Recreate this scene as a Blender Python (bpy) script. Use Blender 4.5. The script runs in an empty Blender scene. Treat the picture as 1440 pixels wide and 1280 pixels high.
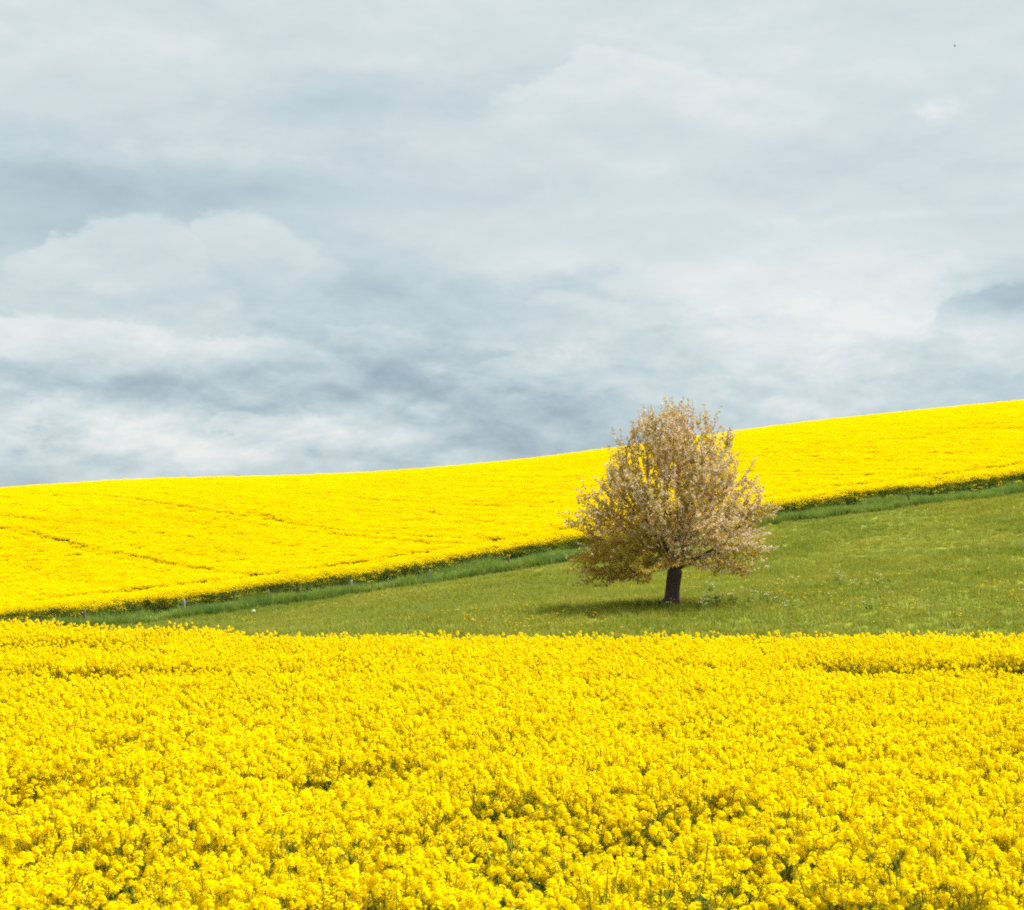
import bpy, math, random
import numpy as np
from mathutils import Vector, Matrix

random.seed(7)
RNG = np.random.default_rng(11)
scene = bpy.context.scene
COL = scene.collection
R = math.radians

# ------------------------------------------------------------------ camera
PITCH = math.atan(115 / 2000.0)
cam_d = bpy.data.cameras.new("camera")
cam = bpy.data.objects.new("camera", cam_d)
COL.objects.link(cam)
cam_d.lens = 50.0
cam_d.sensor_width = 36.0
cam_d.sensor_fit = 'HORIZONTAL'
cam_d.clip_end = 8000
cam_d.clip_start = 0.1
cam.location = (0, 0, 0)
cam.rotation_euler = (math.pi / 2 + PITCH, 0, 0)
cam_d.dof.use_dof = True
cam_d.dof.focus_distance = 55
cam_d.dof.aperture_fstop = 6.3
scene.camera = cam


def P(px, py, d, dz=0.0):
    """surveyed point: photo column/row read at a known ground distance d"""
    u = (px - 720) / 2000.0
    v = (640 - py) / 2000.0
    dy = math.cos(PITCH) - v * math.sin(PITCH)
    dz_ = math.sin(PITCH) + v * math.cos(PITCH)
    return (u / dy * d, d, dz_ / dy * d + dz)


def ang(px, py):
    u = (px - 720) / 2000.0
    v = (640 - py) / 2000.0
    dy = math.cos(PITCH) - v * math.sin(PITCH)
    dz_ = math.sin(PITCH) + v * math.cos(PITCH)
    return math.atan2(u, dy), math.atan2(dz_, math.hypot(u, dy))


# ------------------------------------------------------------------ terrain
CROP = 1.22
ctrl = []
for d in (-30, 0, 8, 16, 24):
    for x in (-30, -12, -4, 4, 12, 30):
        ctrl.append((x, d, -3.30 + (0.012 * max(0, -x - 3) if d > 10 else 0)))
for x in (-4, 3, 12, 22):
    ctrl.append((x, 31.5, -3.32))
ctrl.append((-7.5, 31, -3.20))
ctrl.append((-11.5, 31, -2.98))
ctrl.append((-16, 31, -2.80))
TREE = P(945, 853, 52)
ctrl.append(TREE)
verge_px = [(-500, 985, 72), (-200, 935, 77), (0, 897, 80), (200, 877, 82.5), (400, 852, 85), (600, 822, 88), (800, 789, 91),
            (1100, 738, 95), (1280, 714, 98), (1440, 696, 101), (1640, 672, 104), (1900, 630, 108)]
verge = [P(*p) for p in verge_px]
ctrl += verge
crest_px = [(-500, 712, 158), (-200, 699, 165), (0, 687, 170), (100, 680, 172), (190, 674.5, 175), (300, 672, 178), (400, 670, 180), (560, 664, 184), (700, 652, 188),
            (850, 636, 191), (1030, 609, 194), (1200, 590, 197), (1440, 567, 200), (1640, 549, 205), (1900, 528, 210)]
crest = [P(p[0], p[1], p[2], -CROP) for p in crest_px]
VX = np.array([p[0] for p in verge]); VY = np.array([p[1] for p in verge]); VZ = np.array([p[2] for p in verge])
for (px, py, d) in crest_px:
    c = P(px, py, d, -CROP)
    ctrl.append(c)
    u = c[0] / c[1]
    dv = np.interp(px, [p[0] for p in verge_px], [p[2] for p in verge_px])
    xv = u * dv
    zv = np.interp(xv, VX, VZ)
    dm = dv + 0.5 * (d - dv)
    ctrl.append((u * dm, dm, zv + 0.615 * (c[2] - zv)))
    ctrl.append((u * (d + 35), d + 35, c[2] - 0.6))
    ctrl.append((u * (d + 110), d + 110, c[2] - 9))
ctrl = np.array(ctrl, float)


def _k(r2):
    return 0.5 * r2 * np.log(r2 + 1e-9)


def rbf_fit(c, lam=0.6):
    xy = c[:, :2] / 50.0
    n = len(c)
    d2 = ((xy[:, None, :] - xy[None, :, :]) ** 2).sum(-1)
    K = _k(d2) + np.eye(n) * lam * 1e-3
    Pm = np.hstack([np.ones((n, 1)), xy])
    A = np.block([[K, Pm], [Pm.T, np.zeros((3, 3))]])
    b = np.concatenate([c[:, 2], np.zeros(3)])
    return xy, np.linalg.solve(A, b)


_XY, _W = rbf_fit(ctrl)


def height(x, y):
    x = np.atleast_1d(np.asarray(x, float)); y = np.atleast_1d(np.asarray(y, float))
    out = np.empty(len(x))
    for i in range(0, len(x), 20000):
        q = np.stack([x[i:i + 20000], y[i:i + 20000]], 1) / 50.0
        d2 = ((q[:, None, :] - _XY[None, :, :]) ** 2).sum(-1)
        out[i:i + 20000] = _k(d2) @ _W[:-3] + _W[-3] + q @ _W[-2:]
    # far away the land levels out
    far = np.maximum(np.maximum(np.abs(x) - 130, y - 320), -y - 40)
    t = np.clip(far / 160.0, 0, 1); t = t * t * (3 - 2 * t)
    return out * (1 - t) + t * (-9.0)


def vnoise(x, y, scale, seed=0):
    """smooth value noise 0..1"""
    x = np.asarray(x) / scale; y = np.asarray(y) / scale
    xi = np.floor(x).astype(np.int64); yi = np.floor(y).astype(np.int64)
    fx = x - xi; fy = y - yi
    fx = fx * fx * (3 - 2 * fx); fy = fy * fy * (3 - 2 * fy)

    def h(a, b):
        n = (a * 374761393 + b * 668265263 + seed * 1442695041) & 0x7fffffff
        n = ((n ^ (n >> 13)) * 1274126177) & 0x7fffffff
        return ((n ^ (n >> 16)) & 0xffff) / 65535.0
    return (h(xi, yi) * (1 - fx) + h(xi + 1, yi) * fx) * (1 - fy) + (h(xi, yi + 1) * (1 - fx) + h(xi + 1, yi + 1) * fx) * fy


def verge_y(x):
    return np.interp(x, VX, VY) + 0.5 * (vnoise(x, x * 0, 7.0, 5) - 0.5)


def field_edge(x):
    return 31.2 + 0.7 * (vnoise(x, x * 0, 2.3, 3) - 0.5) + 0.25 * np.sin(x * 1.7)


# ------------------------------------------------------------------ node helpers
def new_mat(name):
    m = bpy.data.materials.new(name)
    m.use_nodes = True
    nt = m.node_tree
    nt.nodes.clear()
    return m, nt


def link(nt, a, b):
    nt.links.new(a, b)


def ramp(nt, fac, stops):
    n = nt.nodes.new('ShaderNodeValToRGB')
    el = n.color_ramp.elements
    while len(el) < len(stops):
        el.new(0.5)
    for e, (p, c) in zip(el, stops):
        e.position = p
        e.color = (*c, 1)
    link(nt, fac, n.inputs[0])
    return n.outputs[0]


def noise(nt, vec, scale, detail=3, rough=0.55, dim='3D'):
    n = nt.nodes.new('ShaderNodeTexNoise')
    n.inputs['Scale'].default_value = scale
    n.inputs['Detail'].default_value = detail
    n.inputs['Roughness'].default_value = rough
    if vec is not None:
        link(nt, vec, n.inputs['Vector'])
    return n.outputs['Fac']


def mixc(nt, fac, a, b, mode='MIX'):
    n = nt.nodes.new('ShaderNodeMix')
    n.data_type = 'RGBA'
    n.blend_type = mode
    for s, v in ((n.inputs[0], fac), (n.inputs[6], a), (n.inputs[7], b)):
        if isinstance(v, (int, float)):
            s.default_value = v
        elif isinstance(v, tuple):
            s.default_value = (*v, 1)
        else:
            link(nt, v, s)
    return n.outputs[2]


def leafy(name, color_fn, trans=0.3, rough=0.6, spec=0.0):
    """thin plant tissue: diffuse + translucent (+ a little gloss)"""
    m, nt = new_mat(name)
    c = color_fn(nt)
    d = nt.nodes.new('ShaderNodeBsdfDiffuse')
    t = nt.nodes.new('ShaderNodeBsdfTranslucent')
    mx = nt.nodes.new('ShaderNodeMixShader')
    mx.inputs[0].default_value = trans
    link(nt, c, d.inputs[0]); link(nt, c, t.inputs[0])
    link(nt, d.outputs[0], mx.inputs[1]); link(nt, t.outputs[0], mx.inputs[2])
    last = mx.outputs[0]
    if spec > 0:
        g = nt.nodes.new('ShaderNodeBsdfGlossy')
        g.inputs['Roughness'].default_value = rough
        m2 = nt.nodes.new('ShaderNodeMixShader'); m2.inputs[0].default_value = spec
        link(nt, last, m2.inputs[1]); link(nt, g.outputs[0], m2.inputs[2]); last = m2.outputs[0]
    o = nt.nodes.new('ShaderNodeOutputMaterial')
    link(nt, last, o.inputs[0])
    return m


def geo(nt, what):
    return nt.nodes.new('ShaderNodeNewGeometry').outputs[what]


def objrand(nt):
    return nt.nodes.new('ShaderNodeObjectInfo').outputs['Random']


def varied(stops, pos_scale=0.35, pos_stops=None, second=None, island=True):
    def fn(nt):
        f = geo(nt, 'Random Per Island') if island else objrand(nt)
        c = ramp(nt, f, stops)
        if pos_stops:
            n = noise(nt, geo(nt, 'Position'), pos_scale, 3, 0.6)
            c = mixc(nt, 1.0, c, ramp(nt, n, pos_stops), 'MULTIPLY')
        if second:
            n = noise(nt, geo(nt, 'Position'), second[0], 3, 0.65)
            c = mixc(nt, 1.0, c, ramp(nt, n, second[1]), 'MULTIPLY')
        return c
    return fn


M = {}
M['petal'] = leafy('rapeseed_petals', varied([(0, (.92, .71, .0012)), (.5, (.95, .77, .0015)), (1, (.96, .81, .003))],
                                            0.5, [(.3, (.95, .94, .9)), (.7, (1, 1, 1))]), 0.58)
M['petal_far'] = leafy('rapeseed_bloom', varied([(0, (.83, .625, .0012)), (.5, (.86, .675, .0015)), (1, (.88, .70, .002))],
                                               0.12, [(.3, (.96, .95, .9)), (.7, (1, 1, 1))]), 0.42)
M['bud'] = leafy('rapeseed_buds', varied([(0, (.34, .34, .03)), (1, (.55, .46, .02))]), 0.2)
M['stem'] = leafy('rapeseed_stems', varied([(0, (.19, .25, .03)), (1, (.30, .34, .05))]), 0.2)
M['leaf'] = leafy('rapeseed_leaves', varied([(0, (.14, .21, .035)), (1, (.23, .30, .06))]), 0.35, 0.45, 0.04)
M['grass'] = leafy('meadow_grass', varied([(0, (.165, .19, .008)), (.55, (.235, .25, .015)), (.9, (.32, .32, .04)), (1, (.45, .41, .12))],
                                          0.16, [(.30, (.80, .90, .75)), (.5, (1, 1, .95)), (.70, (1.22, 1.12, 1.15))], (1.0, [(.32, (.74, .86, .7)), (.55, (1, 1, 1)), (.72, (1.22, 1.12, 1.25))])), 0.45, 0.5, 0.02)
M['verge'] = leafy('verge_grass', varied([(0, (.13, .215, .025)), (.6, (.19, .28, .04)), (1, (.29, .35, .08))],
                                         0.55, [(.32, (.58, .74, .8)), (.5, (1, 1, .9)), (.68, (1.3, 1.12, 1.0))]), 0.3, 0.5, 0.02)
M['dandelion'] = leafy('dandelion_heads', varied([(0, (.80, .46, .005)), (1, (.85, .56, .02))]), 0.1)
M['umbel'] = leafy('white_umbels', varied([(0, (.72, .72, .55)), (1, (.8, .8, .70))]), 0.2)


# ground material: crop soil, meadow turf and verge turf by place
def ground_mat():
    m, nt = new_mat('ground_turf_and_soil')
    pos = geo(nt, 'Position')
    n1 = noise(nt, pos, 0.16, 4, 0.6)
    n2 = noise(nt, pos, 3.0, 4, 0.7)
    turf = mixc(nt, n2, (.13, .165, .018), (.24, .265, .035))
    turf = mixc(nt, 1.0, turf, ramp(nt, n1, [(.3, (.75, .88, .7)), (.7, (1.15, 1.08, 1.1))]), 'MULTIPLY')
    soil = mixc(nt, n2, (.035, .05, .014), (.085, .075, .035))
    at = nt.nodes.new('ShaderNodeAttribute'); at.attribute_name = 'crop'
    c = mixc(nt, at.outputs['Fac'], turf, soil)
    b = nt.nodes.new('ShaderNodeBsdfPrincipled')
    b.inputs['Roughness'].default_value = 0.95
    b.inputs['Specular IOR Level'].default_value = 0.1
    link(nt, c, b.inputs['Base Color'])
    bm = nt.nodes.new('ShaderNodeBump'); bm.inputs['Strength'].default_value = 0.6; bm.inputs['Distance'].default_value = 0.05
    link(nt, n2, bm.inputs['Height']); link(nt, bm.outputs[0], b.inputs['Normal'])
    o = nt.nodes.new('ShaderNodeOutputMaterial'); link(nt, b.outputs[0], o.inputs[0])
    return m


def axis(lo, hi, fine_lo, fine_hi, step):
    a = [np.arange(fine_lo, fine_hi + 1e-6, step)]
    v = fine_lo; s = step; left = []
    while v > lo:
        s *= 1.35; v -= s; left.append(max(v, lo))
    v = fine_hi; s = step; right = []
    while v < hi:
        s *= 1.35; v += s; right.append(min(v, hi))
    return np.concatenate([np.array(left[::-1]), a[0], np.array(right)])


gx = axis(-2500, 2500, -90, 110, 1.0)
gy = axis(-1500, 3000, -10, 240, 1.0)
GX, GY = np.meshgrid(gx, gy)
GZ = height(GX.ravel(), GY.ravel())
nx, ny = len(gx), len(gy)
verts = np.stack([GX.ravel(), GY.ravel(), GZ], 1)
idx = np.arange(nx * ny).reshape(ny, nx)
quads = np.stack([idx[:-1, :-1].ravel(), idx[:-1, 1:].ravel(), idx[1:, 1:].ravel(), idx[1:, :-1].ravel()], 1)


def np_mesh(name, v, faces_flat, sizes, mat_idx=None, smooth=False):
    me = bpy.data.meshes.new(name)
    me.vertices.add(len(v)); me.vertices.foreach_set('co', np.asarray(v, np.float32).ravel())
    me.loops.add(len(faces_flat)); me.loops.foreach_set('vertex_index', np.asarray(faces_flat, np.int32))
    me.polygons.add(len(sizes))
    st = np.concatenate([[0], np.cumsum(sizes)[:-1]]).astype(np.int32)
    me.polygons.foreach_set('loop_start', st)
    if mat_idx is not None:
        me.polygons.foreach_set('material_index', np.asarray(mat_idx, np.int32))
    if smooth:
        me.polygons.foreach_set('use_smooth', np.ones(len(sizes), bool))
    me.update(calc_edges=True)
    return me


gm = np_mesh('ground', verts, quads.ravel(), np.full(len(quads), 4), smooth=True)
gm.materials.append(ground_mat())
crop = ((GY.ravel() < field_edge(GX.ravel())) | (GY.ravel() > verge_y(GX.ravel()) + 2.5)).astype(np.float32)
a = gm.attributes.new('crop', 'FLOAT', 'POINT'); a.data.foreach_set('value', crop)
ground = bpy.data.objects.new('ground', gm); COL.objects.link(ground); ground['kind'] = 'structure'


# ------------------------------------------------------------------ mesh builder
class MB:
    def __init__(s):
        s.v = []; s.f = []; s.m = []

    def face(s, pts, mi=0):
        b = len(s.v)
        s.v.extend(tuple(p) for p in pts)
        s.f.append(tuple(range(b, b + len(pts)))); s.m.append(mi)

    def tube(s, path, radii, sides, mi=0, cap=False):
        rings = []
        n = len(path)
        for i, p in enumerate(path):
            p = Vector(p)
            d = Vector(path[min(i + 1, n - 1)]) - Vector(path[max(i - 1, 0)])
            if d.length < 1e-9:
                d = Vector((0, 0, 1))
            d.normalize()
            ref = Vector((1, 0, 0)) if abs(d.x) < 0.8 else Vector((0, 1, 0))
            a_ = d.cross(ref).normalized(); b_ = d.cross(a_)
            b0 = len(s.v)
            for k in range(sides):
                t = 2 * math.pi * k / sides
                s.v.append(tuple(p + (a_ * math.cos(t) + b_ * math.sin(t)) * radii[i]))
            rings.append(b0)
        for i in range(n - 1):
            for k in range(sides):
                k2 = (k + 1) % sides
                s.f.append((rings[i] + k, rings[i] + k2, rings[i + 1] + k2, rings[i + 1] + k)); s.m.append(mi)
        if cap:
            s.f.append(tuple(rings[-1] + k for k in range(sides))); s.m.append(mi)
            s.f.append(tuple(rings[0] + k for k in reversed(range(sides)))); s.m.append(mi)

    def mesh(s, name, mats, smooth=False):
        flat = [i for f in s.f for i in f]
        me = np_mesh(name, s.v, flat, [len(f) for f in s.f], s.m, smooth)
        for m in mats:
            me.materials.append(m)
        return me


def rnd(a_, b_):
    return random.uniform(a_, b_)


def perp(n):
    ref = Vector((0, 0, 1)) if abs(n.z) < 0.85 else Vector((1, 0, 0))
    a_ = n.cross(ref).normalized()
    return a_, n.cross(a_).normalized()


def flower(mb, c, n, r, mi):
    a_, b_ = perp(n)
    t0 = rnd(0, math.pi)
    for k in range(4):
        t = t0 + k * math.pi / 2 + rnd(-.15, .15)
        o = a_ * math.cos(t) + b_ * math.sin(t)
        w = a_ * -math.sin(t) + b_ * math.cos(t)
        up = n * rnd(-.1, .25)
        mb.face([c, c + o * r * .6 - w * r * .5 + up * r * .4, c + (o + up) * r, c + o * r * .6 + w * r * .5 + up * r * .4], mi)


def leaf(mb, base, d, L, W, mi, droop=0.3):
    d = d.normalized()
    side = d.cross(Vector((0, 0, 1)))
    if side.length < 1e-4:
        side = Vector((1, 0, 0))
    side.normalize()
    mid = base + d * L * .5
    tip = base + d * L + Vector((0, 0, -droop * L))
    fold = Vector((0, 0, .12 * L))
    mb.face([base, mid - side * W + fold, tip], mi)
    mb.face([base, tip, mid + side * W + fold], mi)


def raceme(mb, top, axis_, n_fl, size):
    """rounded head of four-petalled flowers round a tuft of buds"""
    axis_ = axis_.normalized()
    a_, b_ = perp(axis_)
    for i in range(n_fl):
        t = i * 2.39996 + rnd(-.3, .3)
        f = (i + .5) / n_fl                           # 0 top .. 1 bottom
        rad = size * (0.35 + 0.65 * math.sin(min(1, f * 1.3) * math.pi * .5)) * rnd(.8, 1.15)
        hgt = size * (0.55 - 2.0 * f * rnd(.8, 1.1))
        o = a_ * math.cos(t) + b_ * math.sin(t)
        c = top + o * rad + axis_ * hgt
        n = (o * (.35 + .5 * f) + axis_ * (1.0 - .55 * f) + Vector((0, 0, .25))).normalized()
        flower(mb, c, n, rnd(.0120, .0172), 0)
    for i in range(6):
        t = i * 1.05
        o = a_ * math.cos(t) + b_ * math.sin(t)
        c = top + axis_ * size * .62 + o * size * .12
        e = axis_ * .011 + o * .004
        w = perp(axis_)[0] * .0035
        mb.face([c - w, c + w, c + w + e, c - w + e], 1)


PROTO = bpy.data.collections.new('crop_parts')       # not linked to the scene: shapes for the scatter only


def proto(me, coll):
    o = bpy.data.objects.new(me.name, me)
    coll.objects.link(o)
    return o


def rape_plant(seed, H=1.2, n_br=6, lo=.66):
    random.seed(seed)
    mb = MB()
    lean = Vector((rnd(-.06, .06), rnd(-.06, .06), 0))
    pts = [Vector((0, 0, 0)), Vector((0, 0, H * .5)) + lean * .4, Vector((0, 0, H * .96)) + lean]
    mb.tube(pts, [.007, .006, .0035], 3, 2)
    tops = [(pts[-1], (pts[-1] - pts[1]).normalized())]
    for k in range(n_br):
        t = k * 2.4 + rnd(-.4, .4)
        h0 = H * rnd(.48, .74)
        b0 = Vector((0, 0, h0)) + lean * (h0 / H)
        out = Vector((math.cos(t), math.sin(t), 0)) * rnd(.09, .29)
        tip = Vector((b0.x, b0.y, 0)) + out + Vector((0, 0, H * rnd(lo, 1.03)))
        mid = b0 * .5 + tip * .5 + out * .18
        mb.tube([b0, mid, tip], [.0045, .0038, .003], 3, 2)
        tops.append((tip, (tip - mid).normalized()))
        if random.random() < .8:
            leaf(mb, b0, out.normalized() + Vector((0, 0, .4)), rnd(.08, .15), rnd(.012, .025), 3)
        # slim young pods below the head
        for q in range(4):
            tt = rnd(0, 6.28); pb = tip - (tip - mid) * rnd(.25, .6)
            dd = Vector((math.cos(tt), math.sin(tt), .9)).normalized() * rnd(.03, .05)
            s_ = Vector((-math.sin(tt), math.cos(tt), 0)) * .0022
            mb.face([pb - s_, pb + s_, pb + dd], 2)
    for (tp, ax) in tops:
        raceme(mb, tp, ax, random.choice((14, 18, 22, 26)), rnd(.018, .036))
    for k in range(9):
        t = rnd(0, 6.28); h0 = H * rnd(.12, .6)
        leaf(mb, Vector((0, 0, h0)) + lean * (h0 / H), Vector((math.cos(t), math.sin(t), rnd(0, .5))), rnd(.14, .26), rnd(.03, .06), 3, .35)
    return mb.mesh('rapeseed_plant', [M['petal'], M['bud'], M['stem'], M['leaf']])


near_coll = bpy.data.collections.new('rapeseed_shapes')
for i in range(8):
    proto(rape_plant(100 + i, H=1.2, n_br=8 + i % 3), near_coll)


margin_coll = bpy.data.collections.new('rapeseed_margin_shapes')
for i in range(6):
    proto(rape_plant(150 + i, H=1.2, n_br=7, lo=.88), margin_coll)


def rape_clump(seed):
    """a dense patch of far crop, about 0.8 m across: many heads over stems and leaves"""
    random.seed(seed)
    mb = MB()
    for k in range(42):
        r = .42 * math.sqrt(random.random()); t = rnd(0, 6.28)
        c = Vector((r * math.cos(t), r * math.sin(t), CROP * rnd(.84, 1.0)))
        for q in range(7):
            o = Vector((rnd(-1, 1), rnd(-1, 1), rnd(-1.2, .9))) * .05
            n = Vector((rnd(-.8, .8), rnd(-.8, .8), rnd(.2, 1))).normalized()
            a_, b_ = perp(n)
            s_ = rnd(.018, .026)
            mb.face([c + o - a_ * s_, c + o - b_ * s_, c + o + a_ * s_, c + o + b_ * s_], 0)
        if k % 2 == 0:
            w = Vector((rnd(-1, 1), rnd(-1, 1), 0)).normalized() * .006
            f = Vector((c.x * .7, c.y * .7, 0))
            mb.face([f - w, f + w, c + w * .6, c - w * .6], 1)
        if k % 2:
            leaf(mb, Vector((c.x * .8, c.y * .8, CROP * rnd(.25, .72))), Vector((rnd(-1, 1), rnd(-1, 1), rnd(0, .6))), rnd(.12, .22), rnd(.03, .05), 2)
    return mb.mesh('rapeseed_clump', [M['petal_far'], M['stem'], M['leaf']])


far_coll = bpy.data.collections.new('rapeseed_clump_shapes')
for i in range(6):
    proto(rape_clump(200 + i), far_coll)


def grass_tuft(seed, mat, n, hmin, hmax, spread, wid, lean):
    random.seed(seed)
    mb = MB()
    for k in range(n):
        t = rnd(0, 6.28); r = spread * math.sqrt(random.random())
        b = Vector((r * math.cos(t), r * math.sin(t), -.02))
        h = rnd(hmin, hmax)
        t2 = rnd(0, 6.28)
        l_ = Vector((math.cos(t2), math.sin(t2), 0)) * rnd(.1, lean) * h
        w = Vector((-math.sin(t2 + rnd(-.6, .6)), math.cos(t2), 0)) * wid
        m_ = b + l_ * .35 + Vector((0, 0, h * .6)); tip = b + l_ + Vector((0, 0, h))
        i0 = len(mb.v)
        mb.v.extend([tuple(b - w), tuple(b + w), tuple(m_ + w * .8), tuple(m_ - w * .8), tuple(tip)])
        mb.f.extend([(i0, i0 + 1, i0 + 2, i0 + 3), (i0 + 3, i0 + 2, i0 + 4)]); mb.m.extend([0, 0])
    return mb.mesh('grass_tuft', [mat])


meadow_coll = bpy.data.collections.new('meadow_tuft_shapes')
for i in range(6):
    proto(grass_tuft(300 + i, M['grass'], 24, .10, .26 if i < 5 else .36, .17, .008, .9), meadow_coll)
verge_coll = bpy.data.collections.new('verge_tuft_shapes')
for i in range(6):
    proto(grass_tuft(330 + i, M['verge'], 26, .30, .68, .17, .009, .75), verge_coll)


def dandelion_patch(seed):
    random.seed(seed)
    mb = MB()
    for k in range(5):
        c = Vector((rnd(-.3, .3), rnd(-.3, .3), rnd(.16, .26)))
        for j in range(2):
            n = Vector((rnd(-.6, .6), rnd(-.6, .3), 1)).normalized(); a_, b_ = perp(n)
            pts = [c + (a_ * math.cos(q * math.pi / 4) + b_ * math.sin(q * math.pi / 4)) * (.022 if q % 2 else .018) for q in range(8)]
            mb.face(pts, 0)
        w = Vector((.0025, 0, 0))
        mb.face([Vector((c.x, c.y, 0)) - w, Vector((c.x, c.y, 0)) + w, c + w, c - w], 1)
    return mb.mesh('dandelion_patch', [M['dandelion'], M['grass']])


def umbel_plant(seed):
    random.seed(seed)
    mb = MB()
    for k in range(5):
        tip = Vector((rnd(-.22, .22), rnd(-.22, .22), rnd(.32, .58)))
        mb.tube([Vector((tip.x * .2, tip.y * .2, 0)), tip], [.004, .003], 3, 1)
        for q in range(9):
            c = tip + Vector((rnd(-.05, .05), rnd(-.05, .05), rnd(.0, .02)))
            n = Vector((rnd(-.5, .5), rnd(-.7, .3), 1)).normalized(); a_, b_ = perp(n); s_ = .013
            mb.face([c - a_ * s_, c - b_ * s_, c + a_ * s_, c + b_ * s_], 0)
    for k in range(16):
        t = rnd(0, 6.28)
        leaf(mb, Vector((0, 0, rnd(.05, .3))), Vector((math.cos(t), math.sin(t), rnd(.2, .9))), rnd(.12, .25), .03, 2)
    return mb.mesh('umbel_plant', [M['umbel'], M['stem'], M['verge']])


dand_coll = bpy.data.collections.new('dandelion_shapes')
for i in range(4):
    proto(dandelion_patch(400 + i), dand_coll)
umb_coll = bpy.data.collections.new('umbel_shapes')
for i in range(4):
    proto(umbel_plant(420 + i), umb_coll)


# ------------------------------------------------------------------ scatter
def scatter_group(coll):
    ng = bpy.data.node_groups.new('scatter_' + coll.name, 'GeometryNodeTree')
    ng.interface.new_socket('Geometry', in_out='INPUT', socket_type='NodeSocketGeometry')
    ng.interface.new_socket('Geometry', in_out='OUTPUT', socket_type='NodeSocketGeometry')
    N = ng.nodes
    gi = N.new('NodeGroupInput'); go = N.new('NodeGroupOutput')
    ci = N.new('GeometryNodeCollectionInfo')
    ci.inputs['Collection'].default_value = coll
    ci.inputs['Separate Children'].default_value = True
    ci.inputs['Reset Children'].default_value = True
    iop = N.new('GeometryNodeInstanceOnPoints')
    iop.inputs['Pick Instance'].default_value = True

    def attr(name, t):
        n = N.new('GeometryNodeInputNamedAttribute'); n.data_type = t
        n.inputs['Name'].default_value = name
        return n.outputs['Attribute']
    L = ng.links.new
    L(gi.outputs[0], iop.inputs['Points'])
    L(ci.outputs[0], iop.inputs['Instance'])
    L(attr('vid', 'INT'), iop.inputs['Instance Index'])
    L(attr('rot', 'FLOAT_VECTOR'), iop.inputs['Rotation'])
    L(attr('scl', 'FLOAT_VECTOR'), iop.inputs['Scale'])
    L(iop.outputs[0], go.inputs[0])
    return ng


GROUPS = {}


def scatter(name, x, y, coll, sxy, sz, label=None, cat=None, tilt=0.06, zoff=0.0):
    n = len(x)
    z = height(x, y) + zoff
    me = bpy.data.meshes.new(name)
    me.vertices.add(n)
    me.vertices.foreach_set('co', np.stack([x, y, z], 1).astype(np.float32).ravel())
    rot = np.stack([RNG.normal(0, tilt, n), RNG.normal(0, tilt, n), RNG.uniform(0, 6.2832, n)], 1)
    scl = np.stack([sxy, sxy, sz], 1)
    for nm, t, k, arr in (('rot', 'FLOAT_VECTOR', 'vector', rot), ('scl', 'FLOAT_VECTOR', 'vector', scl)):
        a_ = me.attributes.new(nm, t, 'POINT'); a_.data.foreach_set(k, arr.astype(np.float32).ravel())
    a_ = me.attributes.new('vid', 'INT', 'POINT')
    a_.data.foreach_set('value', RNG.integers(0, len(coll.objects), n).astype(np.int32))
    o = bpy.data.objects.new(name, me)
    COL.objects.link(o)
    if coll.name not in GROUPS:
        GROUPS[coll.name] = scatter_group(coll)
    md = o.modifiers.new('scatter', 'NODES'); md.node_group = GROUPS[coll.name]
    o['kind'] = 'stuff'
    if label:
        o['label'] = label; o['category'] = cat
    return o


def sample(xlo, xhi, ylo, yhi, dens):
    n = int((xhi - xlo) * (yhi - ylo) * dens)
    return RNG.uniform(xlo, xhi, n), RNG.uniform(ylo, yhi, n)


def in_view(x, y, m=2.0):
    return np.abs(x) < 0.36 * 1.14 * np.maximum(y, 0) + m


# ---- foreground crop
x, y = sample(-19, 19, 3.5, 33, 50)
k = in_view(x, y, 2.0) & (y < field_edge(x))
x, y = x[k], y[k]
hn = vnoise(x, y, 1.6, 1) * .6 + vnoise(x, y, .6, 2) * .4
thin = np.zeros(len(x))                      # 0 full .. 1 bare
# wheel track crossing the crop, open at both ends
tr = np.abs(y - (23.2 + 0.12 * x))
thin = np.maximum(thin, np.where((tr < np.where(x > 4.8, 1.65, np.where(x < -4.6, .95, .5)) + .4 * (vnoise(x, x * 0, 1.2, 15) - .5)), np.where(x > 5.6, 1.2, np.where(x < -6.3, .7, .35)), 0))
tr2 = np.abs(y - (27.6 + 0.1 * (x + 9)))
thin = np.maximum(thin, np.where((tr2 < .8) & (x < -6.8), .65, 0))
tr3 = np.abs(y - 10.0 - .25 * np.sin(x * 1.3))
thin = np.maximum(thin, np.where((tr3 < .32), .2 + .6 * vnoise(x, y, .9, 9), 0))
patch = vnoise(x, y, .85, 21)
thin = np.maximum(thin, np.where((patch > .67) & (y < 17), np.clip(.22 + 1.6 * (patch - .67), 0, .6), 0))
keep = RNG.random(len(x)) > thin * .7
x, y, hn, thin = x[keep], y[keep], hn[keep], thin[keep]
sz = (.92 + .14 * hn + RNG.normal(0, .045, len(x)) + .08 * (RNG.random(len(x)) < .03)) * (1 - .35 * thin)
scatter('rapeseed_crop', x, y, near_coll, RNG.uniform(.85, 1.1, len(x)), sz,
        'dense yellow rapeseed in full bloom filling the foreground below the meadow', 'rapeseed', .07)

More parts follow.
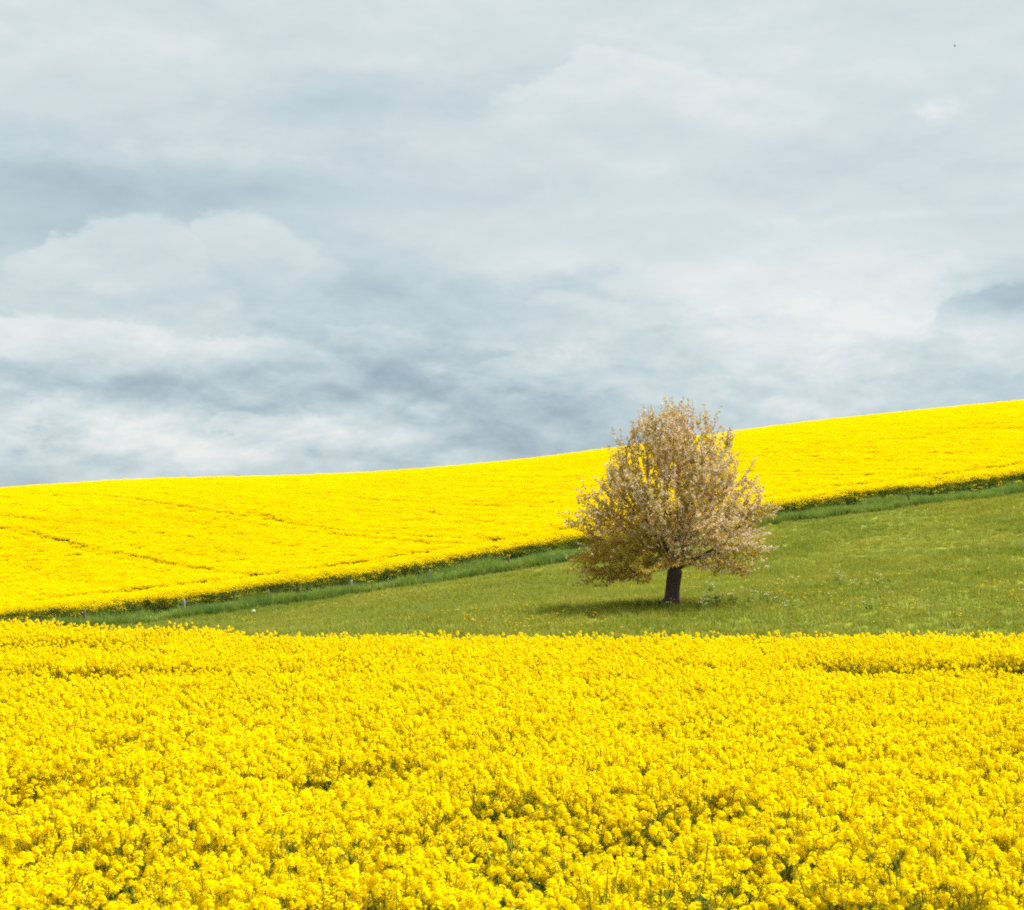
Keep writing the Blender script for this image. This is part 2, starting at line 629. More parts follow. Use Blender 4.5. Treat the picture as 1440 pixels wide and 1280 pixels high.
# ---- hill crop: full plants along the open edge, clumps behind
x, y = sample(-50, 62, 72, 120, 26)
s = y - verge_y(x)
jag = 3.0 + 1.9 * (vnoise(x, y * 0, 3.1, 31) - .5) + .9 * (vnoise(x, y * 0, .9, 32) - .5)
k = in_view(x, y, 3) & (s > jag) & (s < jag + 2.4)
x, y = x[k], y[k]
sz = .90 + .2 * vnoise(x, y, 1.6, 33) + RNG.normal(0, .08, len(x)) - .35 * (RNG.random(len(x)) < .16)
xs, ys = sample(-45, 60, 72, 116, .5)
ks = in_view(xs, ys, 3) & (ys - verge_y(xs) > 1.2) & (ys - verge_y(xs) < 3.0) & (vnoise(xs, xs * 0, 4, 36) > .45)
ex = np.concatenate([x, xs[ks]]); ey = np.concatenate([y, ys[ks]])
es = np.concatenate([sz, RNG.uniform(.45, .85, ks.sum())])

# clumps
x, y = sample(-85, 95, 74, 232, 9.0)
s = y - verge_y(x)
k = in_view(x, y, 4) & (s > 4.6)
far_k = RNG.random(len(x)) < np.clip(1.25 - (y - 110) / 220.0, .45, 1)
k &= far_k
x, y, s = x[k], y[k], s[k]


def ray_ground(px, py):
    """where the line through that photo point meets the land"""
    ds = np.arange(84, 200, .25)
    pts = np.array([P(px, py, d) for d in ds])
    g = height(pts[:, 0], pts[:, 1]) + CROP * .9
    i = np.where(g >= pts[:, 2])[0]
    i = i[0] if len(i) else -1
    return pts[i, :2]


thin = np.zeros(len(x))
for (a_, b_, w, amt) in (((0, 744), (208, 793), .42, .55), ((80, 759), (361, 809), .42, .6),
                         ((382, 729), (500, 757), .4, .6), ((250, 700), (480, 752), .35, .45), ((600, 720), (690, 738), .35, .45),
                         ((0, 725), (100, 738), .35, .5)):
    A = ray_ground(*a_); B = ray_ground(*b_)
    d = (B - A); L = np.hypot(*d); d = d / L
    t = (x - A[0]) * d[0] + (y - A[1]) * d[1]
    q = np.abs(-(x - A[0]) * d[1] + (y - A[1]) * d[0] + .5 * (vnoise(t, t * 0, 6, 41) - .5))
    thin = np.maximum(thin, np.where((q < w) & (t > -.3 * L) & (t < L), amt * (.55 + .45 * vnoise(t, t * 0, 4, 42)), 0))
HA = ray_ground(0, 744); HB = ray_ground(208, 793)
hd = (HB - HA) / np.hypot(*(HB - HA))
lt = x * hd[0] + y * hd[1]; lq = -x * hd[1] + y * hd[0]
streak = vnoise(lt / 9, lq, 1.1, 44)
lq0 = -HA[0] * hd[1] + HA[1] * hd[0]
for kk in (-2, -1, 1, 2, 3, 4, 5):
    for off in (-.9, .9):
        q = np.abs(lq - lq0 - kk * 15.0 - off - .4 * (vnoise(lt, lt * 0, 7, 60 + kk) - .5))
        thin = np.maximum(thin, np.where(q < .38, .15 + .42 * vnoise(lt, lt * 0 + kk, 8, 47), 0))
# headland track along the edge
ht = np.abs(s - 8.3 - .6 * (vnoise(x, x * 0, 9, 45) - .5))
thin = np.maximum(thin, np.where(ht < .85, .35 + .55 * vnoise(x, x * 0, 6, 46), 0))
keep = RNG.random(len(x)) > thin * .5
x, y, thin, streak = x[keep], y[keep], thin[keep], streak[keep]
sz = (.92 + .13 * streak + RNG.normal(0, .05, len(x))) * (1 - .28 * thin)
hill = scatter('rapeseed_hillside', x, y, far_coll, RNG.uniform(.95, 1.25, len(x)), sz,
               'bright yellow rapeseed covering the rising hillside behind the meadow', 'rapeseed', .05)
scatter('rapeseed_margin', ex, ey, margin_coll, RNG.uniform(.9, 1.15, len(ex)), es,
        'edge of the hillside rapeseed with green stalks showing above the grassy verge', 'rapeseed', .08)

# ---- meadow
x, y = sample(-36, 48, 31, 106, 15)
s = y - verge_y(x)
k = in_view(x, y, 2.5) & (y > field_edge(x) + .4) & (s < .5)
x, y = x[k], y[k]
hm = vnoise(x, y, 5.0, 51) * .55 + vnoise(x, y / 1.0, 1.4, 52) * .45
scatter('meadow_grass', x, y, meadow_coll, RNG.uniform(.85, 1.25, len(x)),   .45 + 1.05 * hm + RNG.normal(0, .08, len(x)),
        'short olive green meadow grass sloping up around the tree', 'grass', .1)
x, y = sample(-45, 60, 70, 114, 24)
s = y - verge_y(x)
k = in_view(x, y, 3) & (s > 0 + 1.5 * (vnoise(x, x * 0, 1.9, 53) - .5)) & (s < 4.0)
x, y = x[k], y[k]
hm = vnoise(x, y, 1.6, 54)
scatter('verge_grass', x, y, verge_coll, RNG.uniform(.85, 1.2, len(x)), .45 + .95 * hm + RNG.normal(0, .10, len(x)),
        'strip of tall dark green grass between meadow and hillside rapeseed', 'grass', .12)

# ---- wild flowers
x, y = sample(-20, 40, 38, 100, .9)
pt = vnoise(x, y / 1.3, 4.5, 61) * .65 + vnoise(x, y, 1.3, 62) * .35
near_tree = np.exp(-(((x - TREE[0] - 2) / 12) ** 2 + ((y - TREE[1]) / 7) ** 2))
k = in_view(x, y, 2) & (y < verge_y(x) - 1) & (pt + .16 * near_tree > .645)
x, y = x[k], y[k]
scatter('dandelions', x, y, dand_coll, RNG.uniform(.8, 1.3, len(x)), RNG.uniform(.8, 1.2, len(x)),
        'orange yellow dandelions dotted through the meadow around the tree', 'wild flowers', .1, .0)
x = np.concatenate([TREE[0] + RNG.normal(1.9, 1.6, 17), TREE[0] + RNG.normal(-.5, .5, 8), RNG.uniform(6, 16, 14)])
y = np.concatenate([TREE[1] + RNG.normal(-.4, 1.0, 17), TREE[1] + RNG.normal(-.5, .4, 8), RNG.uniform(48, 62, 14)])
scatter('cow_parsley', x, y, umb_coll, RNG.uniform(.7, 1.2, len(x)), RNG.uniform(.6, 1.05, len(x)),
        'pale white flowering weeds in the grass around the tree foot', 'wild flowers', .1)


# ------------------------------------------------------------------ tree
def tag(o, label, cat, group=None):
    o['label'] = label; o['category'] = cat
    if group:
        o['group'] = group


PXM = 52 / 2000.0 * 1.0
HH = np.array([28, 45, 60, 90, 123, 155, 192, 221, 246, 265, 278]) * PXM
LL = np.array([104, 120, 125, 128, 126, 112, 92, 76, 62, 36, 6]) * PXM
RR = np.array([66, 98, 114, 130, 126, 118, 100, 80, 64, 44, 10]) * PXM


def crown_points(n):
    out = []
    rg = np.random.default_rng(5)
    while len(out) < n:
        h = rg.uniform(HH[0], HH[-1]); th = rg.uniform(0, 2 * math.pi)
        rl = np.interp(h, HH, LL); rr = np.interp(h, HH, RR)
        c = math.cos(th)
        w = .5 + .5 * c
        rad = rr * w + rl * (1 - w)
        rad *= .97 + .15 * math.sin(th * 4 + h * 2.3) + .11 * math.sin(th * 7 - h * 3.1) + .06 * math.sin(th * 13 + h * 5)
        if rg.random() > (rad / 4.0) ** 1.2:
            continue
        r = rad * rg.random() ** .55
        px, py = r * math.cos(th), r * math.sin(th)
        hp = h / PXM
        if hp < 75 and math.hypot(px, py) < (40 + (75 - hp) * 1.0) * PXM:
            continue
        if hp < 52 and px > -.9 and not (px > 1.2 and hp > 40):
            continue
        g = vnoise(np.array([px * 3 + h * 1.7]), np.array([py * 3 - h * 2.3]), 2.4, 71)[0]
        if g < .29:
            continue
        out.append((px, py, h))
    for k in range(900):                     # heavy drooping bough on the left
        th = rg.uniform(0, 6.283); q = rg.random() ** .45
        px, py, h = -1.95 + 1.35 * q * math.cos(th), rg.uniform(-1.6, 1.3), 1.62 + .78 * q * math.sin(th)
        if h > .82 + .25 * rg.random() and px < -.75 + .15 * math.sin(h * 9):
            out.append((px, py, h))
    return np.array(out)


def grow_tree():
    A = crown_points(6500)
    rg = np.random.default_rng(3)
    nodes = []; par = []

    def add(p, q):
        nodes.append(np.array(p, float)); par.append(q); return len(nodes) - 1
    prev = -1
    for (tx, ty, tz) in [(0, 0, -.15), (0, 0, .15), (.01, 0, .4), (.03, 0, .65), (.06, .02, .9), (.09, .02, 1.12), (.11, .02, 1.28)]:
        prev = add((tx, ty, tz), prev)
    fork = prev
    limbs = [(-1.0, .2, 1.15), (1.05, -.1, .72), (-.15, -.35, 1.6), (.5, .45, 1.4), (.25, -.9, .9), (-.5, .8, 1.0), (.1, .05, 1.8)]
    for (lx, ly, lz) in limbs:
        q = fork; d = np.array([lx, ly, lz * .9]); d /= np.linalg.norm(d)
        for i in range(5):
            d = d + rg.normal(0, .1, 3); d /= np.linalg.norm(d)
            q = add(nodes[q] + d * .2, q)
    D, INF, KILL = .10, 1.3, .15
    alive = np.ones(len(A), bool)
    best = np.full(len(A), 1e9); bi = np.zeros(len(A), int)
    done = 0
    for it in range(160):
        new = np.array(nodes[done:])
        for j, p in enumerate(new):
            if done + j < fork:
                continue
            d = np.linalg.norm(A - p, axis=1)
            m = d < best
            best[m] = d[m]; bi[m] = done + j
        done = len(nodes)
        alive &= best > KILL
        act = alive & (best < INF)
        if not act.any():
            break
        for nidx in np.unique(bi[act]):
            m = act & (bi == nidx)
            v = A[m] - nodes[nidx]
            v /= np.linalg.norm(v, axis=1)[:, None]
            d = v.sum(0) + rg.normal(0, .18, 3)
            d += np.array([0, 0, .10])
            l_ = np.linalg.norm(d)
            if l_ < 1e-3:
                continue
            add(nodes[nidx] + d / l_ * D, nidx)
        if len(nodes) > 16000:
            break
    # upright and outward shoots from the outer tips
    kids = np.zeros(len(nodes), int)
    for i, p in enumerate(par):
        if p >= 0:
            kids[p] += 1
    tips = [i for i in range(len(nodes)) if kids[i] == 0]
    shoot = set()
    for i in tips:
        p = nodes[i]
        outer = math.hypot(p[0], p[1]) / 3.6 + p[2] / 7.5
        if outer < .95 or rg.random() > .5:
            continue
        out = np.array([p[0], p[1], 0]) / (math.hypot(p[0], p[1]) + .3)
        up = np.clip((p[2] - 2.2) / 3.5, -.25, 1)
        d = out * (1 - .75 * max(up, 0)) + np.array([0, 0, .15 + 1.3 * up]) + rg.normal(0, .18, 3)
        d /= np.linalg.norm(d)
        q = i
        for k_ in range(rg.integers(2, 7)):
            d = d + rg.normal(0, .07, 3)
            q = add(nodes[q] + d / np.linalg.norm(d) * .12, q)
            shoot.add(q)
    return nodes, par, shoot


nodes, par, shoot = grow_tree()
NN = len(nodes)
kids = [[] for _ in range(NN)]
for i, p in enumerate(par):
    if p >= 0:
        kids[p].append(i)
tips_n = sum(1 for k_ in kids if not k_)
EXPO = math.log(tips_n) / math.log(.24 / .004)
rad = np.zeros(NN)
for i in range(NN - 1, -1, -1):
    if not kids[i]:
        rad[i] = .004
    else:
        rad[i] = sum(rad[c] ** EXPO for c in kids[i]) ** (1 / EXPO)
rad = np.maximum(rad, .0045)
for i, f in enumerate((1.75, 1.32, 1.08, 1.0, 1.0, 1.02, 1.05)):
    rad[i] = .262 * f

tree = bpy.data.objects.new('blossoming_tree', None)
tree.empty_display_size = .5
tree.location = (TREE[0], TREE[1], float(height([TREE[0]], [TREE[1]])[0]))
COL.objects.link(tree)
tag(tree, 'lone fruit tree with bronze leaves and fading pinkish blossom standing in the green meadow', 'tree')


def bark():
    m, nt = new_mat('tree_bark')
    tc = nt.nodes.new('ShaderNodeTexCoord').outputs['Object']
    mp = nt.nodes.new('ShaderNodeMapping'); mp.inputs['Scale'].default_value = (1, 1, .22)
    link(nt, tc, mp.inputs[0])
    n = noise(nt, mp.outputs[0], 22, 5, .7)
    n2 = noise(nt, tc, 3, 3, .6)
    c = ramp(nt, n, [(.3, (.020, .011, .008)), (.55, (.075, .045, .032)), (.75, (.19, .13, .10))])
    c = mixc(nt, n2, c, (.07, .045, .036))
    b = nt.nodes.new('ShaderNodeBsdfPrincipled'); b.inputs['Roughness'].default_value = .9
    link(nt, c, b.inputs['Base Color'])
    bm = nt.nodes.new('ShaderNodeBump'); bm.inputs['Distance'].default_value = .03; bm.inputs['Strength'].default_value = .9
    link(nt, n, bm.inputs['Height']); link(nt, bm.outputs[0], b.inputs['Normal'])
    o = nt.nodes.new('ShaderNodeOutputMaterial'); link(nt, b.outputs[0], o.inputs[0])
    return m


M['bark'] = bark()
M['tree_leaf'] = leafy('bronze_young_leaves', varied([(0, (.30, .16, .025)), (.35, (.52, .31, .06)), (.62, (.64, .42, .10)), (.80, (.50, .40, .07)), (1, (.26, .32, .04))],
                                                     1.0, [(.34, (.84, .98, .58)), (.5, (1.0, 1.0, .85)), (.66, (1.12, 1.0, 1.08))]), .48)
M['blossom'] = leafy('fading_blossom', varied([(0, (.74, .56, .45)), (.5, (.85, .72, .62)), (1, (.90, .83, .76))]), .38)

# chains -> tubes
def chains():
    starts = [(0, None)]
    while starts:
        s, before = starts.pop()
        ch = [before, s] if before is not None else [s]
        c = s
        while kids[c]:
            ks = sorted(kids[c], key=lambda q: -rad[q])
            for q in ks[1:]:
                starts.append((q, c))
            c = ks[0]; ch.append(c)
        yield ch


tm = MB(); bmh = MB()
rt = random.Random(9)
for ch in chains():
    rmax = rad[ch[min(1, len(ch) - 1)]]
    rs = [rad[c] for c in ch]
    if ch[0] != 0:
        rs[0] = min(rs[0], rs[1] * 1.15)
    sides = 14 if rmax > .15 else 7 if rmax > .04 else 4 if rmax > .015 else 3
    tgt = tm if ch[0] == 0 else bmh
    pts = [Vector(nodes[c]) for c in ch]
    if ch[0] == 0:
        # main stem ends where it has thinned to a limb; the rest is a limb
        cut = next((i for i, r_ in enumerate(rs) if r_ < .10 and i > 7), len(rs) - 1)
        tm.tube(pts[:cut + 1], rs[:cut + 1], 16, 0)
        bmh.tube(pts[cut:], rs[cut:], 7, 0)
    else:
        tgt.tube(pts, rs, sides, 0)
tm_me = tm.mesh('trunk', [M['bark']], True)
# uneven bark ridges on the trunk
co = np.array([v.co[:] for v in tm_me.vertices])
th = np.arctan2(co[:, 1], co[:, 0]); rr_ = 1 + .06 * np.sin(th * 5 + co[:, 2] * 1.2) + .04 * np.sin(th * 9 - co[:, 2] * 2)
low = np.clip((1.4 - co[:, 2]) / .5, 0, 1)
co[:, 0] *= 1 + (rr_ - 1) * low; co[:, 1] *= 1 + (rr_ - 1) * low
tm_me.vertices.foreach_set('co', co.astype(np.float32).ravel()); tm_me.update()


def child(name, me, parent):
    o = bpy.data.objects.new(name, me); COL.objects.link(o); o.parent = parent
    return o


child('trunk', tm_me, tree)
child('branches', bmh.mesh('branches', [M['bark']], True), tree)

bloom = np.ones(NN)
rb = random.Random(23)
for i in range(1, NN):                       # whole boughs flower more or less
    bloom[i] = bloom[par[i]]
    if len(kids[par[i]]) > 1 and i != max(kids[par[i]], key=lambda q: rad[q]) and rad[i] > .009:
        bloom[i] = rb.choice((.15, .4, .8, 1.4, 2.4))
lm = MB(); fm = MB()
random.seed(17)
for i in range(8, NN):
    if rad[i] > .05:
        continue
    p = Vector(nodes[i])
    d = Vector(nodes[i]) - Vector(nodes[par[i]])
    d.normalize()
    a_, b_ = perp(d)
    is_sh = i in shoot
    outer = (math.hypot(p.x, p.y) / 3.7) ** 2 + max(0, (p.z - 2.2) / 5.2) ** 2
    inner = outer < .35
    nl = random.choice((5, 6, 8)) if rad[i] < .02 else random.choice((1, 2, 3))
    if is_sh:
        nl = random.choice((3, 4, 5))
    for k_ in range(nl):
        t = rnd(0, 6.28)
        o = a_ * math.cos(t) + b_ * math.sin(t)
        base = p + o * rnd(.0, .05) - d * rnd(0, .1)
        dd = (o * .8 + d * rnd(.2, .9) + Vector((0, 0, rnd(-.5, .4)))).normalized()
        L = rnd(.06, .11); W = L * rnd(.24, .34)
        sd = dd.cross(Vector((rnd(-1, 1), rnd(-1, 1), rnd(.2, 1)))).normalized()
        mid = base + dd * L * .45
        lm.face([base, mid + sd * W, base + dd * L, mid - sd * W], 0)
    # blossom clusters sit tight along the spurs, more of them high and on the sunny side
    sunny = bloom[i] * .36 + .22 * min(1, max(0, (p.x + 1.5) / 4)) + .16 * min(1, max(0, (p.z - 2) / 4))
    if p.x < -.8 and p.z < 2.6:
        sunny *= .22
    cl = vnoise(np.array([p.x * 2 + p.y]), np.array([p.z * 2 - p.y]), 1.1, 77)[0]
    if random.random() < 1.35 * sunny * (.35 + 1.3 * cl) * (1.9 if rad[i] > .012 else 1.1):
        for k_ in range(random.choice((5, 7, 9))):
            t = rnd(0, 6.28)
            o = a_ * math.cos(t) + b_ * math.sin(t)
            c = p + o * (rad[i] + rnd(.015, .05)) + d * rnd(-.06, .06)
            n = (o + Vector((rnd(-.5, .5), rnd(-.5, .5), rnd(-.2, .7)))).normalized()
            u_, v_ = perp(n); s_ = rnd(.017, .027)
            fm.face([c + (u_ * math.cos(q * 1.2566) + v_ * math.sin(q * 1.2566)) * s_ for q in range(5)], 0)
child('crown', lm.mesh('crown', [M['tree_leaf']]), tree)
child('blossoms', fm.mesh('blossoms', [M['blossom']]), tree)


# ------------------------------------------------------------------ fence posts
def wood(name, c0, c1):
    m, nt = new_mat(name)
    tc = nt.nodes.new('ShaderNodeTexCoord').outputs['Object']
    mp = nt.nodes.new('ShaderNodeMapping'); mp.inputs['Scale'].default_value = (1, 1, .12)
    link(nt, tc, mp.inputs[0])
    n = noise(nt, mp.outputs[0], 40, 4, .6)
    c = ramp(nt, n, [(.3, c0), (.7, c1)])
    b = nt.nodes.new('ShaderNodeBsdfPrincipled'); b.inputs['Roughness'].default_value = .9
    link(nt, c, b.inputs['Base Color'])
    o = nt.nodes.new('ShaderNodeOutputMaterial'); link(nt, b.outputs[0], o.inputs[0])
    return m


W_grey = wood('silvered_wood', (.16, .15, .14), (.30, .29, .27))
W_brown = wood('weathered_brown_wood', (.13, .09, .06), (.26, .19, .14))
W_red = wood('reddish_wood', (.10, .06, .045), (.19, .12, .09))
W_dark = wood('dark_iron', (.012, .012, .014), (.03, .028, .03))


def post(px, top, bottom, d_off, w, mat, lean, label, hooked=False, group='fence posts along the verge'):
    xx = (px - 720) / 2000.0 * np.interp(px, [p[0] for p in verge_px], [p[2] for p in verge_px])
    yy = float(verge_y(np.array([xx]))[0]) + d_off
    xx = (px - 720) / 2000.0 * yy
    z0 = float(height([xx], [yy])[0])
    ht_ = P(px, top, yy)[2] - z0
    mb = MB()
    hw = w / 2
    zs = [-.3, ht_ * .35, ht_ * .7, ht_ * .97, ht_]
    rr = random.Random(int(px))
    path = [Vector((lean * max(z, 0) / ht_ + rr.uniform(-.004, .004), 0, z)) for z in zs]
    if hooked:
        mb.tube(path, [hw] * 5, 6, 0, True)
        tp = path[-1]
        mb.tube([tp + Vector((0, 0, -.02)), tp + Vector((-.06, 0, .05)), tp + Vector((-.15, 0, .07))], [hw, hw, hw * .8], 6, 0, True)
    else:
        mb.tube(path, [hw * 1.06, hw * 1.03, hw, hw * .98, hw * .72], 9, 0, True)
    o = bpy.data.objects.new('fence_post', mb.mesh('fence_post', [mat], False))
    o.location = (xx, yy, z0)
    COL.objects.link(o)
    tag(o, label, 'fence post', group)
    return o


post(121, 857.5, 872, 1.0, .17, W_red, .02, 'faint reddish post in the verge grass at the far left, lowest of the posts')
post(262, 842, 853, 1.3, .17, W_grey, -.08, 'short silver grey post leaning in the verge left of the tall brown post')
post(378, 829, 850, .9, .12, W_brown, .02, 'tall brown wooden post in the verge above the pale stone')
post(494, 816, 826, 1.3, .15, W_grey, .03, 'short pale grey post in the verge right of the tall brown post')
post(604.5, 801, 815, .9, .10, W_grey, -.01, 'thin pale grey post in the verge midway between two short posts')
post(715, 782, 800, 1.0, .13, W_red, .02, 'dim reddish brown post in the verge nearest to the left side of the tree')
post(1277, 697.5, 714, .7, .075, W_dark, .02, 'thin dark iron post with bent top in the verge right of the tree', True)

# pale stone in the meadow
sx, sy, sz_ = P(356, 861, 81)
sz_ = float(height([sx], [sy])[0])
import bmesh
bm = bmesh.new()
bmesh.ops.create_icosphere(bm, subdivisions=3, radius=1)
for v in bm.verts:
    f = 1 + .14 * math.sin(v.co.x * 3.1 + 1) * math.cos(v.co.y * 2.7) + .08 * math.sin(v.co.z * 5 + v.co.x * 4)
    v.co = Vector((v.co.x * .15 * f, v.co.y * .12 * f, v.co.z * .13 * f + .08 + v.co.x * .04))
me = bpy.data.meshes.new('pale_stone'); bm.to_mesh(me); bm.free()
ms = wood('limestone', (.32, .32, .17), (.46, .45, .28)); me.materials.append(ms)
st = bpy.data.objects.new('pale_stone', me); st.location = (sx, sy, sz_ + .12); COL.objects.link(st)
tag(st, 'small pale stone lying in the meadow below the tall brown post', 'stone')

# bird high in the sky
bp = P(1343, 65, 190)
mb = MB()
mb.tube([Vector((0, -.20, 0)), Vector((0, -.12, .01)), Vector((0, 0, .02)), Vector((0, .14, .01)), Vector((0, .2, .02)), Vector((0, .27, .0))],
        [.015, .04, .06, .05, .035, .006], 8, 0, True)
for sgn in (-1, 1):
    for zz in (0, .012):
        mb.face([Vector((sgn * .03, .10, .03 + zz)), Vector((sgn * .22, .14, .13 + zz)), Vector((sgn * .45, .02, .17 + zz)), Vector((sgn * .22, .0, .12 + zz)), Vector((sgn * .03, -.06, .03 + zz))], 0)
mb.face([Vector((-.02, -.16, .0)), Vector((.02, -.16, .0)), Vector((.06, -.32, 0)), Vector((-.06, -.32, 0))], 0)
M['feather'] = wood('dark_feathers', (.03, .03, .035), (.06, .06, .065))
bird = bpy.data.objects.new('bird', mb.mesh('bird', [M['feather']], True))
bird.location = bp; bird.scale = (.7, .7, .7); bird.rotation_euler = (0, .3, R(70)); COL.objects.link(bird)
tag(bird, 'tiny dark bird flying high in the cloudy sky', 'bird')


# ------------------------------------------------------------------ light
SUN_EL = R(62)
sun_d = bpy.data.lights.new('sun', 'SUN')
sun_d.energy = 4.0
sun_d.angle = R(.6)
sun_d.color = (1.0, .95, .86)
sun = bpy.data.objects.new('sun', sun_d); COL.objects.link(sun)
AZ = R(71)                           # right of the view direction
sdir = Vector((math.sin(AZ) * math.cos(SUN_EL), math.cos(AZ) * math.cos(SUN_EL), math.sin(SUN_EL)))
sun.rotation_euler = sdir.to_track_quat('Z', 'Y').to_euler()
sun.location = sdir * 100

# ------------------------------------------------------------------ sky with clouds
world = bpy.data.worlds.new('World'); scene.world = world
world.use_nodes = True
nt = world.node_tree; nt.nodes.clear()


class E:
    """tiny expression wrapper over math nodes"""
    def __init__(s, o): s.o = o
    def __add__(s, b): return mth('ADD', s, b)
    __radd__ = __add__
    def __sub__(s, b): return mth('SUBTRACT', s, b)
    def __rsub__(s, b): return mth('SUBTRACT', b, s)
    def __mul__(s, b): return mth('MULTIPLY', s, b)
    __rmul__ = __mul__
    def __truediv__(s, b): return mth('DIVIDE', s, b)


def mth(op, a, b=None, c=None, clamp=False):
    n = nt.nodes.new('ShaderNodeMath'); n.operation = op; n.use_clamp = clamp
    for i, v in enumerate((a, b, c)):
        if v is None:
            continue
        if isinstance(v, E):
            nt.links.new(v.o, n.inputs[i])
        else:
            n.inputs[i].default_value = v
    return E(n.outputs[0])


def sstep(x, lo, hi):
    n = nt.nodes.new('ShaderNodeMapRange'); n.interpolation_type = 'SMOOTHSTEP'
    nt.links.new(x.o, n.inputs[0])
    n.inputs[1].default_value = lo; n.inputs[2].default_value = hi
    n.inputs[3].default_value = 0; n.inputs[4].default_value = 1
    return E(n.outputs[0])


def wnoise(sx_, sy_, scale, detail, rough, off, dist=0.0):
    """fractal noise over (azimuth, elevation)"""
    cb = nt.nodes.new('ShaderNodeCombineXYZ')
    nt.links.new((AZN * sx_).o, cb.inputs[0]); nt.links.new((ELN * sy_).o, cb.inputs[1]); cb.inputs[2].default_value = off
    n = nt.nodes.new('ShaderNodeTexNoise')
    n.inputs['Scale'].default_value = scale; n.inputs['Detail'].default_value = detail; n.inputs['Roughness'].default_value = rough
    n.inputs['Distortion'].default_value = dist
    nt.links.new(cb.outputs[0], n.inputs['Vector'])
    return E(n.outputs['Fac'])


tcw = nt.nodes.new('ShaderNodeTexCoord')
sep = nt.nodes.new('ShaderNodeSeparateXYZ'); nt.links.new(tcw.outputs['Generated'], sep.inputs[0])
AZN = mth('ARCTAN2', E(sep.outputs[0]), E(sep.outputs[1]))
ELN = mth('ARCSINE', mth('MINIMUM', mth('MAXIMUM', E(sep.outputs[2]), -1.0), 1.0))

nA = wnoise(1, 1.9, 9, 7, .58, 0.0, .3) - .5          # billows
nB = wnoise(1, 2.6, 4.5, 6, .55, 3.7, .5) - .5        # broad streaks
nD = wnoise(1, 1.3, 70, 4, .6, 5.3, .2) - .5
nC = wnoise(1, 1.5, 26, 6, .62, 8.1, .2) - .5         # fine edge
wa = AZN + nA * .16 + nC * .035
we = ELN + nB * .05 + nA * .03 + nC * .014
bil = nA * .075 + nC * .034 + nD * .012                             # edge displacement in radians

# value field: 0 dark slate .. 1 white
low = 1.0 - sstep(ELN, .06, .21)
nF = wnoise(1, 2.6, 17, 9, .68, 12.3, .4) - .5         # broken small cloud towards the horizon
nG = wnoise(1, 4.2, 8, 6, .6, 21.0, .3) - .5           # flat bars
val = sstep(ELN, .0, .36) * .20 + .53 + nB * .40 + nA * .10 + nF * (low * .60 + .10) + nC * (low * .16 + .05) + nG * (low * .35 + .14)

nH = wnoise(1, 2.1, 11, 9, .56, 31.0, .3)
nI = wnoise(1, 2.1, 26, 7, .58, 44.0, .3)
_e = ELN
ELN = _e + .013
nH2 = wnoise(1, 2.1, 11, 9, .56, 31.0, .3)
ELN = _e + .006
nI2 = wnoise(1, 2.1, 26, 7, .58, 44.0, .3)
ELN = _e
val = val + (nH - nH2) * (low * .72 + .34) + (nI - nI2) * (low * .48 + .10)     # lumps lit from above


def blob(px, py, rx, ry, amt):
    global val
    a0, e0 = ang(px, py)
    dx = (wa - a0) * (2000.0 / rx); dy = (we - e0) * (2000.0 / ry)
    g = mth('POWER', 2.71828, (dx * dx + dy * dy) * -1.0)
    val = val + g * amt


def bank(px, py, w, drop, depth, amt, soft=.010, rough=1.0):
    """cumulus top: crisp domed upper edge fading out downwards"""
    global val, tops
    a0, e0 = ang(px, py)
    dx = (wa - a0) * (2000.0 / w)
    t = (E0(e0) - dx * dx * (drop / 2000.0)) - ELN + bil * rough
    m = sstep(t, 0, soft)
    f = 1.0 - sstep(t, soft * .5, depth / 2000.0)
    side = 1.0 - sstep(mth('ABSOLUTE', dx), .75, 1.7)
    if amt < 0:
        val = val + m * f * side * amt
    else:
        tops = mth('MAXIMUM', tops, m * f * side * amt)


def E0(v):
    n = nt.nodes.new('ShaderNodeValue'); n.outputs[0].default_value = v
    return E(n.outputs[0])


for b in [(60, 300, 300, 70, -.24), (330, 255, 260, 45, -.22), (480, 150, 240, 40, -.20), (520, 420, 330, 55, -.22), (300, 520, 330, 42, -.22),
          (120, 520, 160, 35, -.12), (740, 620, 190, 55, -.32), (560, 560, 240, 45, -.25), (800, 90, 120, 30, -.10), (40, 680, 200, 35, -.15),
          (1425, 416, 75, 26, -.34), (800, 396, 45, 12, -.14), (640, 480, 130, 22, -.12), (1420, 545, 110, 16, -.10), (920, 480, 130, 45, -.10),
          (1100, 550, 240, 24, -.10), (1250, 220, 260, 40, -.05), (700, 270, 200, 60, -.06),
          (1080, 400, 330, 70, .26), (760, 370, 140, 40, .12), (790, 505, 55, 26, .22), (690, 495, 40, 18, .16), (1190, 470, 280, 60, .24), (1000, 520, 200, 40, .10), (690, 610, 260, 40, .07), (1345, 155, 32, 16, .28),
          (1230, 316, 170, 10, .10), (150, 60, 260, 60, .10), (300, 620, 240, 45, .20), (900, 300, 300, 18, .08), (1200, 90, 300, 60, .05)]:
    blob(*b)
tops = E0(0.0)
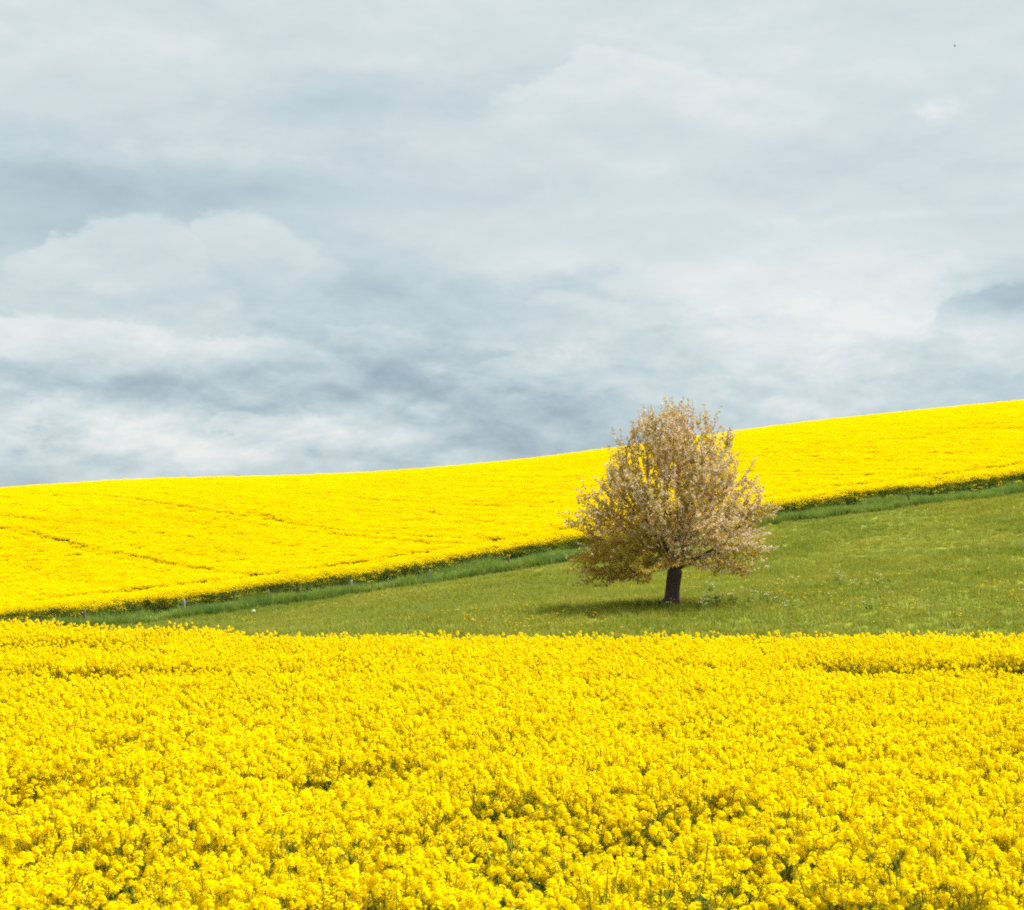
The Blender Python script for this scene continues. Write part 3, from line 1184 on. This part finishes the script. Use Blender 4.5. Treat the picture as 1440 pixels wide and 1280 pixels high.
for k_ in [(185, 284, 120, 45, 200, .26, .010, .8), (340, 294, 110, 36, 180, .22, .009, .8), (60, 340, 110, 40, 140, .08, .014), (850, 66, 150, 34, 150, .15, .006, .42), (960, 104, 150, 12, 100, .08, .012, .5),
           (70, 432, 150, 16, 100, .30, .008, .6), (175, 440, 60, 20, 50, .14, .006), (340, 462, 120, 26, 60, .20, .006), (160, 556, 140, 40, 140, .20, .012), (400, 562, 85, 40, 100, .20, .010),
           (500, 584, 130, 24, 90, .16, .012), (770, 480, 90, 16, 60, .14, .01), (700, 130, 120, 24, 110, .06, .014), (240, 185, 240, 14, 60, .08, .014), (1140, 430, 180, 10, 80, .08, .01),
           (1420, 380, 80, 34, 95, -.22, .012, .6), (805, 382, 48, 14, 40, -.18, .014, .8), (560, 470, 90, 16, 50, .10, .006), (650, 540, 90, 14, 50, .10, .008), (1300, 470, 120, 14, 60, .08, .006)]:
    bank(*k_)
val = val + tops

cr = nt.nodes.new('ShaderNodeValToRGB')
stops = [(0.0, (.295, .39, .458)), (.30, (.415, .518, .568)), (.55, (.54, .638, .668)), (.78, (.665, .730, .742)), (1.0, (.80, .825, .808))]
el = cr.color_ramp.elements
while len(el) < len(stops):
    el.new(.5)
for e_, (p_, c_) in zip(el, stops):
    e_.position = p_; e_.color = (*c_, 1)
nt.links.new(val.o, cr.inputs[0])
sky = nt.nodes.new('ShaderNodeTexSky')
sky.sky_type = 'NISHITA'; sky.sun_disc = False
sky.sun_elevation = SUN_EL
sky.sun_rotation = AZ
sky.air_density = 1.0; sky.dust_density = 2.0
b1 = nt.nodes.new('ShaderNodeBackground'); b1.inputs[1].default_value = .08
nt.links.new(sky.outputs[0], b1.inputs[0])
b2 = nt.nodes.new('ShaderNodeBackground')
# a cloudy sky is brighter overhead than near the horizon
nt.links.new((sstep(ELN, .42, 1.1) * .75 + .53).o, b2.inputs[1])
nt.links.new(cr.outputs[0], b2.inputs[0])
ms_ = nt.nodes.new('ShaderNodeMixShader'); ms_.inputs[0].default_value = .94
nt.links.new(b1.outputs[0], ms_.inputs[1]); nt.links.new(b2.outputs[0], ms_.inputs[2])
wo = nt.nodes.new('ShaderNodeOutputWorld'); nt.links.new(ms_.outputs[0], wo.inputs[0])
world.cycles.sampling_method = 'MANUAL'
world.cycles.sample_map_resolution = 512

# ------------------------------------------------------------------ render settings
vs = scene.view_settings
vs.view_transform = 'Standard'; vs.look = 'None'; vs.exposure = 1.0; vs.gamma = 1.0
scene.cycles.max_bounces = 6
scene.cycles.diffuse_bounces = 4
scene.cycles.transmission_bounces = 4
scene.cycles.transparent_max_bounces = 4
scene.cycles.use_denoising = False
scene.cycles.filter_width = 1.95
